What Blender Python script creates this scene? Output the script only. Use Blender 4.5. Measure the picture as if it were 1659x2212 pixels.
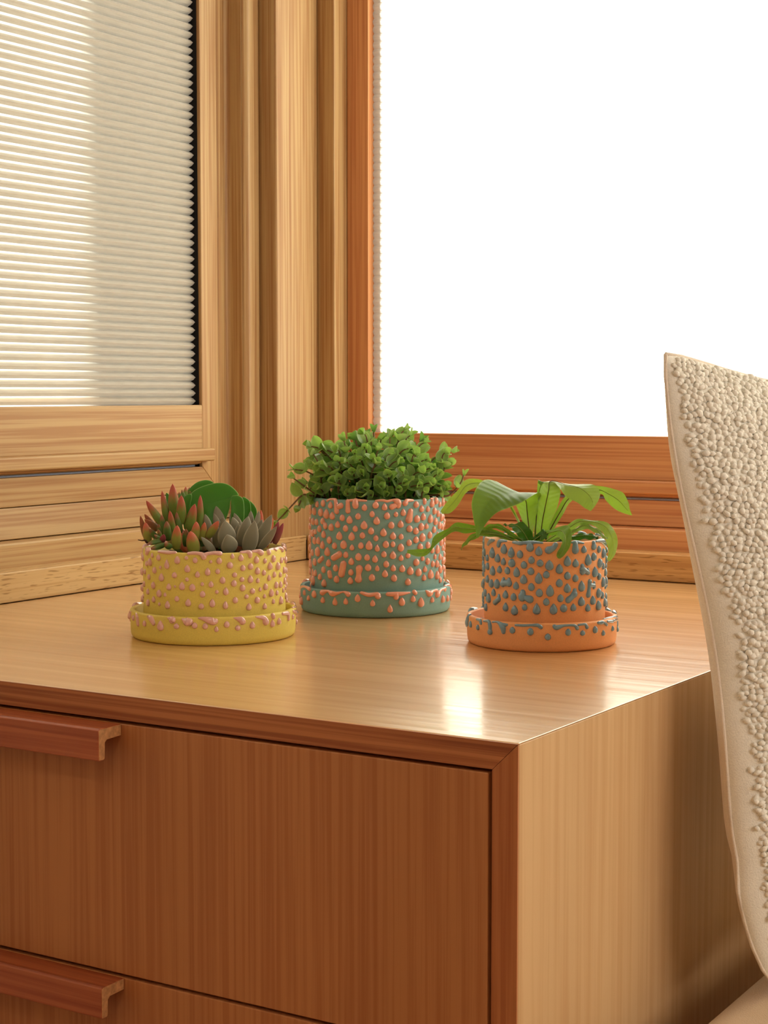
import bpy, bmesh, math, random
import numpy as np
from mathutils import Vector, Matrix, Euler
from math import sin, cos, pi, radians, sqrt
for _o in list(bpy.data.objects): bpy.data.objects.remove(_o)
S = bpy.context.scene
C = S.collection
TOP = 0.62                                             # height of the cabinet top

# ------------------------------------------------------------------ camera, light, exposure
cam_data = bpy.data.cameras.new('camera'); cam = bpy.data.objects.new('camera', cam_data); C.objects.link(cam)
cam.location = (1.328, -1.930, 0.850)
cam.rotation_euler = (pi/2 - 0.06982, 0.0, 0.55684)
cam_data.sensor_fit = 'HORIZONTAL'; cam_data.sensor_width = 36.0; cam_data.lens = 3656.3/1659*36.0
cam_data.clip_start = 0.05
S.camera = cam
S.view_settings.view_transform = 'Standard'; S.view_settings.look = 'None'
S.view_settings.gamma = 1.0; S.view_settings.use_curve_mapping = False
S.view_settings.exposure = 0.0
world = bpy.data.worlds.new('sky'); S.world = world; world.use_nodes = True
_bg = world.node_tree.nodes['Background']; _bg.inputs[0].default_value = (0.80, 0.90, 1.0, 1); _bg.inputs[1].default_value = 0.55
def light(name, kind, loc, direction, energy, color=(1,1,1), **kw):
    d = bpy.data.lights.new(name, kind); d.energy = energy; d.color = color
    for k, v in kw.items(): setattr(d, k, v)
    o = bpy.data.objects.new(name, d); C.objects.link(o); o.location = loc
    o.rotation_euler = Vector(direction).to_track_quat('-Z', 'Y').to_euler()
    return o
SUN_DIR = (0.22*cos(radians(30)), -0.975*cos(radians(30)), -sin(radians(30)))
light('sun', 'SUN', (-1, 4, 4), SUN_DIR, 30, (1.0, 0.975, 0.94), angle=radians(4))
# added fill light from the right; the wall behind it has no opening
light('added_side_fill', 'AREA', (3.10, -0.75, 1.35), (-1, 0, -0.12), 21, (1.0, 0.97, 0.93), shape='RECTANGLE', size=1.5, size_y=1.2)
# added overhead fill behind the camera, without any lamp fitting
light('added_overhead_fill', 'AREA', (1.3, -3.0, 2.38), (0, 0, -1), 8, (1.0, 0.90, 0.80), shape='DISK', size=0.5)

# ------------------------------------------------------------------ helpers
def srgb(r, g, b):
    f = lambda c: (c/255/12.92 if c/255 <= .04045 else ((c/255+.055)/1.055)**2.4)
    return (f(r), f(g), f(b), 1)
def dec(s, n=1e-4): return [tuple(float(v)*n for v in p.split(',')) for p in s.split('/')]
def empty(name, loc, label=None, cat=None, group=None, kind=None):
    o = bpy.data.objects.new(name, None); C.objects.link(o); o.location = loc; o.empty_display_size = .02
    tag(o, label, cat, group, kind); return o
def tag(o, label=None, cat=None, group=None, kind=None):
    if label: o['label'] = label
    if cat: o['category'] = cat
    if group: o['group'] = group
    if kind: o['kind'] = kind
    return o
def root_loc(o):
    p = Vector((0,0,0))
    while o is not None: p = p + o.location; o = o.parent
    return p
def me_data(name, verts, faces, mat, smooth=True, attrs=None):
    me = bpy.data.meshes.new(name); me.from_pydata([tuple(v) for v in verts], [], [tuple(f) for f in faces]); me.update()
    if mat is not None: me.materials.append(mat)
    if smooth: me.polygons.foreach_set('use_smooth', [True]*len(me.polygons))
    for k, vals in (attrs or {}).items():
        a = me.attributes.new(k, 'FLOAT', 'POINT'); a.data.foreach_set('value', vals)
    return me
def link(name, me, parent=None, loc=(0,0,0)):
    o = bpy.data.objects.new(name, me); C.objects.link(o); o.location = loc
    if parent is not None: o.parent = parent
    return o
def mesh(name, verts, faces, mat, parent=None, smooth=True, bevel=0, attrs=None, seg=2):
    """verts in world space; the object is put under its parent unmoved"""
    off = root_loc(parent)
    o = link(name, me_data(name, [Vector(v)-off for v in verts], faces, mat, smooth, attrs), parent)
    if bevel:
        m = o.modifiers.new('bevel', 'BEVEL'); m.width = bevel; m.segments = seg; m.limit_method = 'ANGLE'; m.angle_limit = radians(35)
    return o
BOXF = [(0,3,2,1),(4,5,6,7),(0,1,5,4),(1,2,6,5),(2,3,7,6),(3,0,4,7)]
def boxv(x0,x1,y0,y1,z0,z1): return [(x0,y0,z0),(x1,y0,z0),(x1,y1,z0),(x0,y1,z0),(x0,y0,z1),(x1,y0,z1),(x1,y1,z1),(x0,y1,z1)]
def box(name, x0,x1,y0,y1,z0,z1, mat, parent=None, bevel=.0012, seg=2):
    return mesh(name, boxv(x0,x1,y0,y1,z0,z1), BOXF, mat, parent, smooth=False, bevel=bevel, seg=seg)
def boxes(name, L, mat, parent=None, bevel=0):
    V, Fc = [], []
    for b in L:
        n = len(V); V += boxv(*b); Fc += [tuple(i+n for i in f) for f in BOXF]
    return mesh(name, V, Fc, mat, parent, smooth=False, bevel=bevel)
def prism(name, poly, axis, a, b, mat, parent=None, bevel=.0012, seg=2):
    """polygon in the two other axes, extruded along axis from a to b"""
    def pt(p, t):
        return {'z': (p[0],p[1],t), 'y': (p[0],t,p[1]), 'x': (t,p[0],p[1])}[axis]
    n = len(poly); V = [pt(p,a) for p in poly] + [pt(p,b) for p in poly]
    Fc = [tuple(range(n)), tuple(range(2*n-1,n-1,-1))] + [(i,n+i,n+(i+1)%n,(i+1)%n) for i in range(n)]
    o = mesh(name, V, Fc, mat, parent, smooth=False, bevel=bevel, seg=seg)
    bm = bmesh.new(); bm.from_mesh(o.data); bmesh.ops.recalc_face_normals(bm, faces=bm.faces[:]); bm.to_mesh(o.data); bm.free()
    return o
def lathe(name, prof, ctr, mat, parent=None, n=96, close=False):
    V, Fc = [], []
    m = len(prof)
    for r, z in prof:
        for i in range(n):
            a = 2*pi*i/n; V.append((ctr[0]+r*cos(a), ctr[1]+r*sin(a), ctr[2]+z))
    for j in range(m-1):
        for i in range(n):
            k = (i+1)%n; Fc.append((j*n+i, j*n+k, (j+1)*n+k, (j+1)*n+i))
    Fc.append(tuple(range(n-1,-1,-1))); Fc.append(tuple((m-1)*n+i for i in range(n)))
    return mesh(name, V, Fc, mat, parent)
def catmull(P, n, closed=False):
    P = [Vector(p) for p in P]; m = len(P); out = []
    segs = m if closed else m-1
    for k in range(n if closed else n):
        t = k*segs/(n if closed else n-1); i = min(int(t), segs-1); u = t-i
        if closed: p0,p1,p2,p3 = P[(i-1)%m],P[i%m],P[(i+1)%m],P[(i+2)%m]
        else: p0,p1,p2,p3 = P[max(i-1,0)],P[i],P[i+1],P[min(i+2,m-1)]
        out.append(.5*((2*p1)+(p2-p0)*u+(2*p0-5*p1+4*p2-p3)*u*u+(3*p1-p0-3*p2+p3)*u**3))
    return out
def tube_geo(pts, rad, n=6):
    pts = [Vector(p) for p in pts]; V, Fc = [], []
    up = Vector((0,0,1)); m = len(pts)
    for j, p in enumerate(pts):
        t = (pts[min(j+1,m-1)]-pts[max(j-1,0)])
        t = t.normalized() if t.length > 1e-9 else Vector((0,0,1))
        a = t.cross(up); a = a.normalized() if a.length > 1e-3 else Vector((1,0,0))
        b = a.cross(t)
        r = rad[j] if isinstance(rad,(list,tuple)) else rad
        for i in range(n):
            q = 2*pi*i/n; V.append(p + a*(r*cos(q)) + b*(r*sin(q)))
    for j in range(m-1):
        for i in range(n):
            k = (i+1)%n; Fc.append((j*n+i, j*n+k, (j+1)*n+k, (j+1)*n+i))
    Fc.append(tuple(range(n-1,-1,-1))); Fc.append(tuple((m-1)*n+i for i in range(n)))
    return V, Fc
def frame(z, yhint):
    z = Vector(z).normalized(); y = Vector(yhint); y = (y - z*y.dot(z)).normalized(); x = y.cross(z)
    return Matrix((x, y, z)).transposed()

# ------------------------------------------------------------------ materials
def nodes(name):
    m = bpy.data.materials.new(name); m.use_nodes = True; nt = m.node_tree
    return m, nt, nt.nodes['Principled BSDF']
def N(nt, t, **kw):
    n = nt.nodes.new(t)
    for k, v in kw.items():
        if isinstance(k, str) and k.startswith('i_'): n.inputs[int(k[2:])].default_value = v
        else: setattr(n, k, v)
    return n
def ramp(nt, fac, stops, interp='LINEAR'):
    r = nt.nodes.new('ShaderNodeValToRGB'); cr = r.color_ramp; cr.interpolation = interp
    cr.elements[0].position, cr.elements[0].color = stops[0]; cr.elements[1].position, cr.elements[1].color = stops[-1]
    for p, c in stops[1:-1]: e = cr.elements.new(p); e.color = c
    nt.links.new(fac, r.inputs[0]); return r.outputs[0]
def mix(nt, fac, a, b, mode='MIX'):
    m = nt.nodes.new('ShaderNodeMix'); m.data_type = 'RGBA'; m.blend_type = mode
    for s, v in ((m.inputs[0], fac), (m.inputs[6], a), (m.inputs[7], b)):
        if hasattr(v, 'links'): nt.links.new(v, s)
        else: s.default_value = v
    return m.outputs[2]
def wood(name, light_c, dark_c, axis, fine=250, rough=.42, spec=.4, band=20, contrast=.22, fleck=0, coat=0, off=0.0):
    m, nt, b = nodes(name)
    tc = N(nt, 'ShaderNodeTexCoord')
    def noise(along, across, detail, rgh=.55, dist=0.0):
        mp = N(nt, 'ShaderNodeMapping'); sc = [across]*3; sc['XYZ'.index(axis)] = along; mp.inputs[3].default_value = sc
        mp.inputs[1].default_value = (off, off*1.7, off*.6)
        nt.links.new(tc.outputs['Object'], mp.inputs[0])
        n = N(nt, 'ShaderNodeTexNoise'); n.inputs['Scale'].default_value = 1; n.inputs['Detail'].default_value = detail
        n.inputs['Roughness'].default_value = rgh; n.inputs['Distortion'].default_value = dist
        nt.links.new(mp.outputs[0], n.inputs['Vector']); return n.outputs['Fac']
    fine_n = noise(3.0, fine, 3)
    broad = noise(.22, band, 1)
    mul = N(nt, 'ShaderNodeMath', operation='MULTIPLY'); nt.links.new(broad, mul.inputs[0]); mul.inputs[1].default_value = 60
    sn = N(nt, 'ShaderNodeMath', operation='SINE'); nt.links.new(mul.outputs[0], sn.inputs[0])
    c = ramp(nt, fine_n, [(.38, dark_c), (.58, light_c)])
    half = tuple(.5*light_c[i]+.5*dark_c[i] for i in range(3))+(1,)
    g = ramp(nt, sn.outputs[0], [(0.0, (1,1,1,1)), (.55, (1,1,1,1)), (1.0, tuple(1-contrast*(1-dark_c[i]/light_c[i]) for i in range(3))+(1,))])
    c = mix(nt, 1.0, c, g, 'MULTIPLY')
    v = ramp(nt, noise(.7, 5, 2), [(.3, (.86,.84,.82,1)), (.7, (1.06,1.06,1.06,1))])
    c = mix(nt, 1.0, c, v, 'MULTIPLY')
    if fleck:
        fl = ramp(nt, noise(42, 420, 1, .4), [(.60, (1,1,1,1)), (.68, (.62,.55,.45,1))])
        c = mix(nt, fleck, c, fl, 'MULTIPLY')
    nt.links.new(c, b.inputs['Base Color']); b.inputs['Roughness'].default_value = rough; b.inputs['Specular IOR Level'].default_value = spec
    bp = N(nt, 'ShaderNodeBump'); bp.inputs['Strength'].default_value = .10; bp.inputs['Distance'].default_value = .0008
    nt.links.new(fine_n, bp.inputs['Height']); nt.links.new(bp.outputs[0], b.inputs['Normal'])
    if coat: 
        b.inputs['Coat Weight'].default_value = coat; b.inputs['Coat IOR'].default_value = 1.65
        cr = ramp(nt, noise(2.5, 110, 2), [(.35, (.12,.12,.12,1)), (.65, (.22,.22,.22,1))]); nt.links.new(cr, b.inputs['Coat Roughness'])
    return m
def plain(name, col, rough=.6, spec=.4, bump=0, bscale=300, metal=0, var=.06, coat=0):
    m, nt, b = nodes(name)
    tc = N(nt, 'ShaderNodeTexCoord'); n = N(nt, 'ShaderNodeTexNoise'); n.inputs['Scale'].default_value = bscale; n.inputs['Detail'].default_value = 3
    nt.links.new(tc.outputs['Object'], n.inputs['Vector'])
    lo = tuple(c*(1-var) for c in col[:3])+(1,); hi = tuple(min(1,c*(1+var)) for c in col[:3])+(1,)
    nt.links.new(ramp(nt, n.outputs['Fac'], [(.3, lo), (.7, hi)]), b.inputs['Base Color'])
    b.inputs['Roughness'].default_value = rough; b.inputs['Specular IOR Level'].default_value = spec; b.inputs['Metallic'].default_value = metal
    if coat: b.inputs['Coat Weight'].default_value = coat; b.inputs['Coat Roughness'].default_value = .05
    if bump:
        bp = N(nt, 'ShaderNodeBump'); bp.inputs['Strength'].default_value = bump; bp.inputs['Distance'].default_value = .0006
        nt.links.new(n.outputs['Fac'], bp.inputs['Height']); nt.links.new(bp.outputs[0], b.inputs['Normal'])
    return m
def translucent(nt, b, amount, col):
    out = nt.nodes['Material Output']; t = N(nt, 'ShaderNodeBsdfTranslucent'); ms = N(nt, 'ShaderNodeMixShader'); ms.inputs[0].default_value = amount
    if hasattr(col, 'links'): nt.links.new(col, t.inputs[0])
    else: t.inputs[0].default_value = col
    nt.links.new(b.outputs[0], ms.inputs[1]); nt.links.new(t.outputs[0], ms.inputs[2]); nt.links.new(ms.outputs[0], out.inputs[0])
FIR_L, FIR_D = srgb(196,162,112), srgb(174,130,82)
BACKLIT_L, BACKLIT_D = srgb(224,162,108), srgb(204,134,86)  # same fir tinted redder: the backlit tone is put into the colour
fir_x = wood('fir_grain_x', FIR_L, FIR_D, 'X'); fir_y = wood('fir_grain_y', FIR_L, FIR_D, 'Y'); fir_z = wood('fir_grain_z', FIR_L, FIR_D, 'Z', contrast=.5)
backlit_fir_x = wood('backlit_fir_grain_x', BACKLIT_L, BACKLIT_D, 'X'); backlit_fir_z = wood('backlit_fir_grain_z', BACKLIT_L, BACKLIT_D, 'Z')
oak_x = wood('oak_grain_x', srgb(214,164,104), srgb(192,140,84), 'X', fleck=1.0, contrast=.2); oak_y = wood('oak_grain_y', srgb(214,180,126), srgb(198,158,104), 'Y', fleck=1.0, contrast=.2)
cab_top = wood('cabinet_top_veneer', srgb(226,180,124), srgb(216,166,108), 'X', fine=70, rough=.30, spec=.5, band=4, contrast=.12, coat=1.0)
cab_edge = wood('cabinet_edge_fir', srgb(190,120,72), srgb(150,84,46), 'X', fine=260, rough=.45, contrast=.5, band=14)
cab_edge_z = wood('cabinet_edge_fir_z', srgb(190,120,72), srgb(172,102,58), 'Z', fine=260, rough=.45, contrast=.2)
cab_front = wood('cabinet_front_veneer', srgb(194,130,80), srgb(178,112,66), 'Z', fine=240, rough=.40, band=9, contrast=.12)
cab_side = wood('cabinet_side_veneer', srgb(210,172,124), srgb(200,158,110), 'Z', fine=120, rough=.42, band=7, contrast=.15)
handle_wood = wood('handle_wood', srgb(186,102,62), srgb(158,76,42), 'X', fine=200, rough=.30, spec=.5)
end_grain = plain('end_grain', srgb(205,150,98), .7, .2, .3, 260, var=.2)
wall_paint = plain('wall_paint', srgb(222,206,182), .9, .2)
floor_wood = wood('floor_wood', srgb(190,140,92), srgb(160,110,68), 'X', fine=90)
black = plain('dark_gap', srgb(26,24,24), .8, .2)
metal_strip = plain('pale_weather_strip', srgb(170,182,205), .35, .5)
soil_mat = plain('potting_soil', srgb(46,36,28), .95, .2, 1.0, 500, var=.5)
twig_mat = plain('dry_root', srgb(60,40,28), .9, .2)
def glass_mat():
    m, nt, b = nodes('window_glass'); out = nt.nodes['Material Output']; nt.nodes.remove(b)
    tr = N(nt, 'ShaderNodeBsdfTransparent'); gl = N(nt, 'ShaderNodeBsdfGlossy'); gl.inputs['Roughness'].default_value = 0.0
    ms = N(nt, 'ShaderNodeMixShader'); ms.inputs[0].default_value = .06; tr.inputs[0].default_value = (.94,.97,.96,1)
    nt.links.new(tr.outputs[0], ms.inputs[1]); nt.links.new(gl.outputs[0], ms.inputs[2]); nt.links.new(ms.outputs[0], out.inputs[0]); return m
glass = glass_mat()
def shade_mat():
    m, nt, b = nodes('shade_fabric'); tc = N(nt, 'ShaderNodeTexCoord'); n = N(nt, 'ShaderNodeTexNoise'); n.inputs['Scale'].default_value = 600
    mp = N(nt, 'ShaderNodeMapping'); mp.inputs[3].default_value = (.08,.08,1); nt.links.new(tc.outputs['Object'], mp.inputs[0]); nt.links.new(mp.outputs[0], n.inputs['Vector'])
    c = ramp(nt, n.outputs['Fac'], [(.35, srgb(216,204,184)), (.65, srgb(232,222,204))])
    nt.links.new(c, b.inputs['Base Color']); b.inputs['Roughness'].default_value = .9; b.inputs['Specular IOR Level'].default_value = .15
    translucent(nt, b, .55, srgb(244,238,226)); return m
shade_fabric = shade_mat()
def leaf_mat(name, top, edge, under, trans, rough=.35, amt=.35, spec=.5, vein=0):
    m, nt, b = nodes(name); at = N(nt, 'ShaderNodeAttribute', attribute_name='edge'); geo = N(nt, 'ShaderNodeNewGeometry')
    c = ramp(nt, at.outputs['Fac'], [(0.0, top), (.82, top), (1.0, edge)])
    tc = N(nt, 'ShaderNodeTexCoord'); n = N(nt, 'ShaderNodeTexNoise'); n.inputs['Scale'].default_value = 60 if vein else 3; nt.links.new(tc.outputs['Object'], n.inputs['Vector'])
    c = mix(nt, 1.0, c, ramp(nt, n.outputs['Fac'], [(.3, (.82,.84,.80,1)), (.7, (1.1,1.08,1.1,1))]), 'MULTIPLY')
    c = mix(nt, geo.outputs['Backfacing'], c, under)
    nt.links.new(c, b.inputs['Base Color']); b.inputs['Roughness'].default_value = rough; b.inputs['Specular IOR Level'].default_value = spec
    if vein:
        al = N(nt, 'ShaderNodeAttribute', attribute_name='vein'); w = N(nt, 'ShaderNodeMath', operation='SINE'); mu = N(nt, 'ShaderNodeMath', operation='MULTIPLY'); mu.inputs[1].default_value = vein
        nt.links.new(al.outputs['Fac'], mu.inputs[0]); nt.links.new(mu.outputs[0], w.inputs[0])
        bp = N(nt, 'ShaderNodeBump'); bp.inputs['Strength'].default_value = .14; bp.inputs['Distance'].default_value = .0006
        nt.links.new(w.outputs[0], bp.inputs['Height']); nt.links.new(bp.outputs[0], b.inputs['Normal'])
    translucent(nt, b, amt, trans); return m
def succ_mat(name, base, tip, start=.45, end=.95, rough=.42, noise_s=5, amt=.12):
    m, nt, b = nodes(name); tc = N(nt, 'ShaderNodeTexCoord'); sp = N(nt, 'ShaderNodeSeparateXYZ'); nt.links.new(tc.outputs['Object'], sp.inputs[0])
    n = N(nt, 'ShaderNodeTexNoise'); n.inputs['Scale'].default_value = noise_s; nt.links.new(tc.outputs['Object'], n.inputs['Vector'])
    ad = N(nt, 'ShaderNodeMath', operation='MULTIPLY_ADD'); nt.links.new(n.outputs['Fac'], ad.inputs[0]); ad.inputs[1].default_value = .35; nt.links.new(sp.outputs['Z'], ad.inputs[2])
    c = ramp(nt, ad.outputs[0], [(start+.17, base), (end+.17, tip)])
    at = N(nt, 'ShaderNodeAttribute', attribute_name='edge'); c = mix(nt, ramp(nt, at.outputs['Fac'], [(.80,(0,0,0,1)),(1.0,(.55,.55,.55,1))]), c, tip)
    nt.links.new(c, b.inputs['Base Color']); b.inputs['Roughness'].default_value = rough; b.inputs['Specular IOR Level'].default_value = .35
    translucent(nt, b, amt, c); return m

# ------------------------------------------------------------------ measured data, in tenths of a millimetre from each pot's axis
SEDUM='-341,-180,1103,-355,-184,1444,106,r -396,-218,1058,-438,-241,1377,67,r -235,-206,1064,-217,-225,1339,95,r -404,-269,1039,-530,-365,1286,80,r -128,-55,1013,-125,-50,1336,69,r -176,-174,997,-105,-162,1258,102,r -268,-280,956,-274,-331,1198,73,r -241,-217,975,-250,-259,1181,69,g -591,-307,921,-637,-326,1136,56,b -527,-217,985,-637,-266,1147,67,b -484,-234,999,-602,-308,1101,70,b -493,-381,886,-498,-421,1084,84,o -418,-333,914,-464,-405,1023,58,g -369,-297,975,-370,-336,1156,61,g -290,-341,915,-262,-391,1103,80,g -171,-362,844,-113,-419,1070,102,o -13,-284,802,6,-373,1016,127,o -60,-215,916,-12,-259,1099,91,o -17,-171,915,43,-202,1092,69,o 38,-152,944,166,-148,1104,82,o -358,-380,959,-326,-433,1075,44,g -322,-397,906,-302,-469,1029,50,g -301,-420,898,-228,-474,983,61,p -276,-420,927,-351,-582,891,49,g -246,-431,885,-300,-588,853,57,g -314,-416,936,-356,-549,903,40,g -304,-403,913,-319,-507,979,46,g -188,-424,859,-168,-537,907,68,g 323,310,963,312,328,1189,54,q 399,311,943,441,343,1114,63,q 456,299,896,519,330,1082,69,p 489,300,870,569,337,1072,65,p 437,238,838,490,253,1080,51,q -399,65,1290,-433,118,1400,48,r -384,101,1288,-422,159,1393,45,r -389,34,1269,-440,64,1374,45,g -403,7,1270,-451,32,1352,41,g -115,-199,890,-73,-232,1028,67,g -170,-218,855,-142,-252,1026,78,g -57,-112,853,-45,-144,1023,67,g -506,-120,934,-608,-135,1089,68,r -414,-55,1024,-499,-54,1247,79,r -239,-42,940,-260,-30,1164,67,g 260,397,886,267,465,1040,57,q 358,395,868,396,459,1001,56,p'
ECHEV='-25,148,981,-94,149,1222,118 2,77,987,-46,55,1156,70 89,221,1004,42,230,1182,101 160,211,985,94,189,1159,74 183,134,958,144,100,1127,94 232,255,985,231,277,1181,74 289,272,964,310,302,1182,74 192,-46,848,209,-98,1103,183 278,52,856,363,61,1143,144 376,21,808,475,9,1106,146 406,130,834,546,176,1160,124 492,69,843,668,90,1057,84 276,-112,813,309,-199,981,165 132,-167,805,76,-298,961,73 -51,-9,991,-81,-38,1154,74 183,133,946,209,137,1088,47 57,-25,840,74,-45,1044,106 209,89,861,232,79,1064,100 214,175,900,224,183,1102,90 327,191,881,401,223,1106,89 65,95,944,36,80,1124,90'
BIGLEAF='-336,68,1326/-303,99,1368/-231,154,1409/-138,218,1435/-60,265,1429/2,295,1393/60,315,1326/36,296,1308/2,265,1270/2,246,1191/-15,212,1091/-45,166,979/-196,67,957/-300,18,1024/-344,12,1113/-361,26,1214/-347,54,1292 -442,120,1320/-415,150,1376/-373,189,1427/-326,224,1453/-270,260,1458/-219,286,1430/-179,289,1342/-177,266,1241/-268,199,1196/-367,142,1218/-428,110,1241 26,240,1300/54,262,1319/83,280,1317/120,296,1289/138,292,1228/150,278,1138/155,260,1049/146,230,949/88,194,949/52,196,1049/37,219,1183 86,335,1292/124,357,1286/151,367,1258/167,364,1202/175,347,1112/179,317,978/131,288,978/103,308,1135 125,397,1253/153,412,1239/176,419,1210/197,421,1163/200,404,1087/184,368,975/146,344,975/122,367,1132 -342,-24,1302/-317,-2,1330/-288,17,1332/-278,16,1302/-282,-2,1241/-279,-24,1140/-273,-52,1007/-306,-73,1007/-332,-57,1140/-344,-40,1241 -539,-56,1331/-525,-47,1337/-502,-40,1303/-488,-50,1225/-462,-66,1091/-488,-88,1069/-520,-73,1214'
TWIG='-396,-515,901/-428,-509,921/-452,-524,919/-485,-544,926'
FERN='u|-151,-28,943/-228,29,1065/-321,76,1200/-386,93,1310/-446,-7,1420/-523,-190,1492/-524,-362,1427/-509,-480,1309/-457,-552,1191/-414,-582,1084/-399,-591,1003|-124,-11,943/-135,39,1068/-120,84,1207/-100,105,1305/-87,47,1372/-153,-143,1289/-221,-282,1252/-285,-396,1208/-318,-492,1158/-353,-556,1071/-378,-590,1001 u|-86,36,944/-113,51,1040/-130,73,1151/-128,99,1304/-115,118,1431/-58,145,1484/129,191,1479/358,226,1473/454,210,1415/470,167,1335/424,94,1232|-35,44,943/0,50,1031/49,43,1146/99,50,1287/128,52,1385/99,30,1476/148,9,1429/221,3,1370/318,23,1307/383,47,1262/422,81,1227 u|-59,100,943/-43,167,1064/-5,263,1215/39,347,1339/122,466,1435/263,565,1432/409,584,1413/515,588,1377/577,561,1303/607,539,1235/639,530,1172|-32,117,941/5,196,1050/45,290,1172/85,383,1289/174,491,1343/300,570,1357/369,538,1297/453,525,1233/530,523,1194/591,524,1179/633,526,1168 y|-209,30,939/-359,73,1156/-494,54,1380/-586,-43,1467/-653,-129,1503/-718,-229,1493/-761,-323,1390/-803,-404,1309/-828,-473,1235/-824,-496,1208|-191,41,936/-321,94,1128/-456,74,1337/-577,-30,1417/-649,-121,1426/-701,-215,1387/-733,-315,1285/-753,-392,1215/-785,-450,1186/-814,-491,1193 u|-159,-127,946/-249,-226,998/-378,-337,1055/-487,-426,1090/-579,-517,1112/-631,-572,1119/-665,-644,1071/-743,-757,1007/-746,-826,909/-804,-922,897/-873,-1013,895|-160,-140,937/-244,-249,972/-379,-364,1016/-482,-463,1028/-554,-532,1023/-623,-621,1037/-694,-718,965/-730,-793,907/-759,-864,839/-814,-946,830/-870,-1025,869 u|-188,-192,942/-278,-290,1015/-363,-364,1041/-448,-441,1039/-509,-530,994/-536,-588,928/-545,-621,883|-190,-218,933/-267,-310,968/-341,-390,991/-421,-475,991/-469,-543,962/-505,-592,923/-536,-627,878 u|-123,-152,945/-209,-212,1012/-299,-250,1081/-369,-281,1102/-434,-322,1087/-480,-367,1039/-487,-411,986|-130,-169,938/-221,-234,979/-300,-278,1041/-364,-304,1059/-423,-342,1046/-457,-366,1012/-476,-417,976 d|-52,-108,942/-76,-138,1041/-135,-192,1121/-196,-267,1103/-245,-309,1108/-265,-333,1104|-127,-190,939/-158,-251,1003/-181,-297,1054/-201,-319,1083/-235,-328,1091/-262,-332,1096 u|-22,-136,946/26,-158,1033/197,-225,1072/363,-319,1129/443,-367,1079/466,-422,962/438,-470,877/404,-506,837|34,-125,942/90,-146,986/237,-275,1029/340,-378,1007/390,-458,955/382,-502,911/376,-520,872/387,-516,840 p|-10,24,937/92,84,1033/181,121,1097/257,171,1143/385,239,1135/507,289,1106/575,290,1039/617,260,932/617,218,838/578,164,768|17,17,931/126,78,993/216,114,1036/289,152,1090/392,193,1094/477,206,1041/535,199,947/563,174,866/569,149,799/573,149,769 p|59,-4,937/139,51,995/216,114,1039/308,177,1103/416,206,1073/506,210,1007/550,198,968|85,-11,933/167,42,969/242,92,1004/321,133,1053/411,153,1042/484,160,1000/541,168,966 d|-29,94,923/74,184,955/164,255,985/259,315,1004/336,350,990/389,357,962|-12,92,918/89,156,929/183,216,940/283,266,950/354,311,951/391,346,954 u|-158,85,934/-176,134,1089/-180,172,1299/-178,197,1439/-167,184,1485/-155,166,1462|-140,96,934/-152,149,1089/-150,191,1299/-130,227,1439/-93,230,1476/-126,171,1442 d|-66,-187,947/-14,-199,992/39,-197,1036/71,-187,1064/75,-223,1026/78,-260,987|-26,-175,940/32,-184,966/91,-180,996/128,-178,1025/120,-222,986/95,-263,967 d|-176,121,927/-309,133,941/-430,119,965/-517,102,977/-573,87,947|-184,138,911/-317,150,918/-442,144,927/-517,133,932/-572,99,937'
TIPS='-591,-409,1744 -620,-286,1707 -454,-333,1705 -465,-212,1741 -234,-417,1711 -268,-248,1810 -276,-68,1832 -29,-223,1884 -103,26,1832 64,-19,1823 152,13,1843 222,199,1911 159,430,1854 427,277,1782 434,-76,1726 503,-42,1675 650,348,1679 583,598,1684 619,456,1557 476,573,1537 607,-115,1488 685,-21,1370 672,312,1329 491,-294,1492 530,-309,1379 384,-411,1468 354,-482,1344 211,-564,1331 150,-539,1480 46,-566,1492 -91,-612,1426 -141,-628,1375 29,-633,1265 104,-609,1304 -417,-517,1504 -744,-199,1537 -731,-517,1497 -704,-328,1345 -353,-613,1304 -474,-572,1220 261,-429,1580 210,-420,1630 3,-452,1678 -68,-530,1590 431,-268,1604 345,-275,1679 402,-464,1256 628,-176,1350 263,-552,1256 494,-371,1317 -294,-537,1546 -164,-524,1600 72,-370,1741 225,-325,1717 641,53,1520 681,139,1454 584,49,1609 83,-482,1617 663,-134,1285'
TRAILS='-414,-476,1211/-485,-578,1233/-517,-657,1236/-579,-738,1142/-650,-815,1034/-705,-868,955 -414,-476,1217/-476,-568,1285/-561,-649,1370/-612,-700,1423 -512,-608,1221/-529,-669,1172/-539,-705,1109 554,127,1230/617,226,1227/690,306,1219/744,369,1283/787,426,1366/796,461,1443 580,238,1226/586,290,1380/617,354,1496/630,409,1625/635,426,1664 -459,-456,1228/-420,-444,1359/-449,-468,1579/-508,-496,1683 248,257,1530/305,341,1686/348,398,1771 188,230,1661/200,261,1792/198,277,1857'
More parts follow.
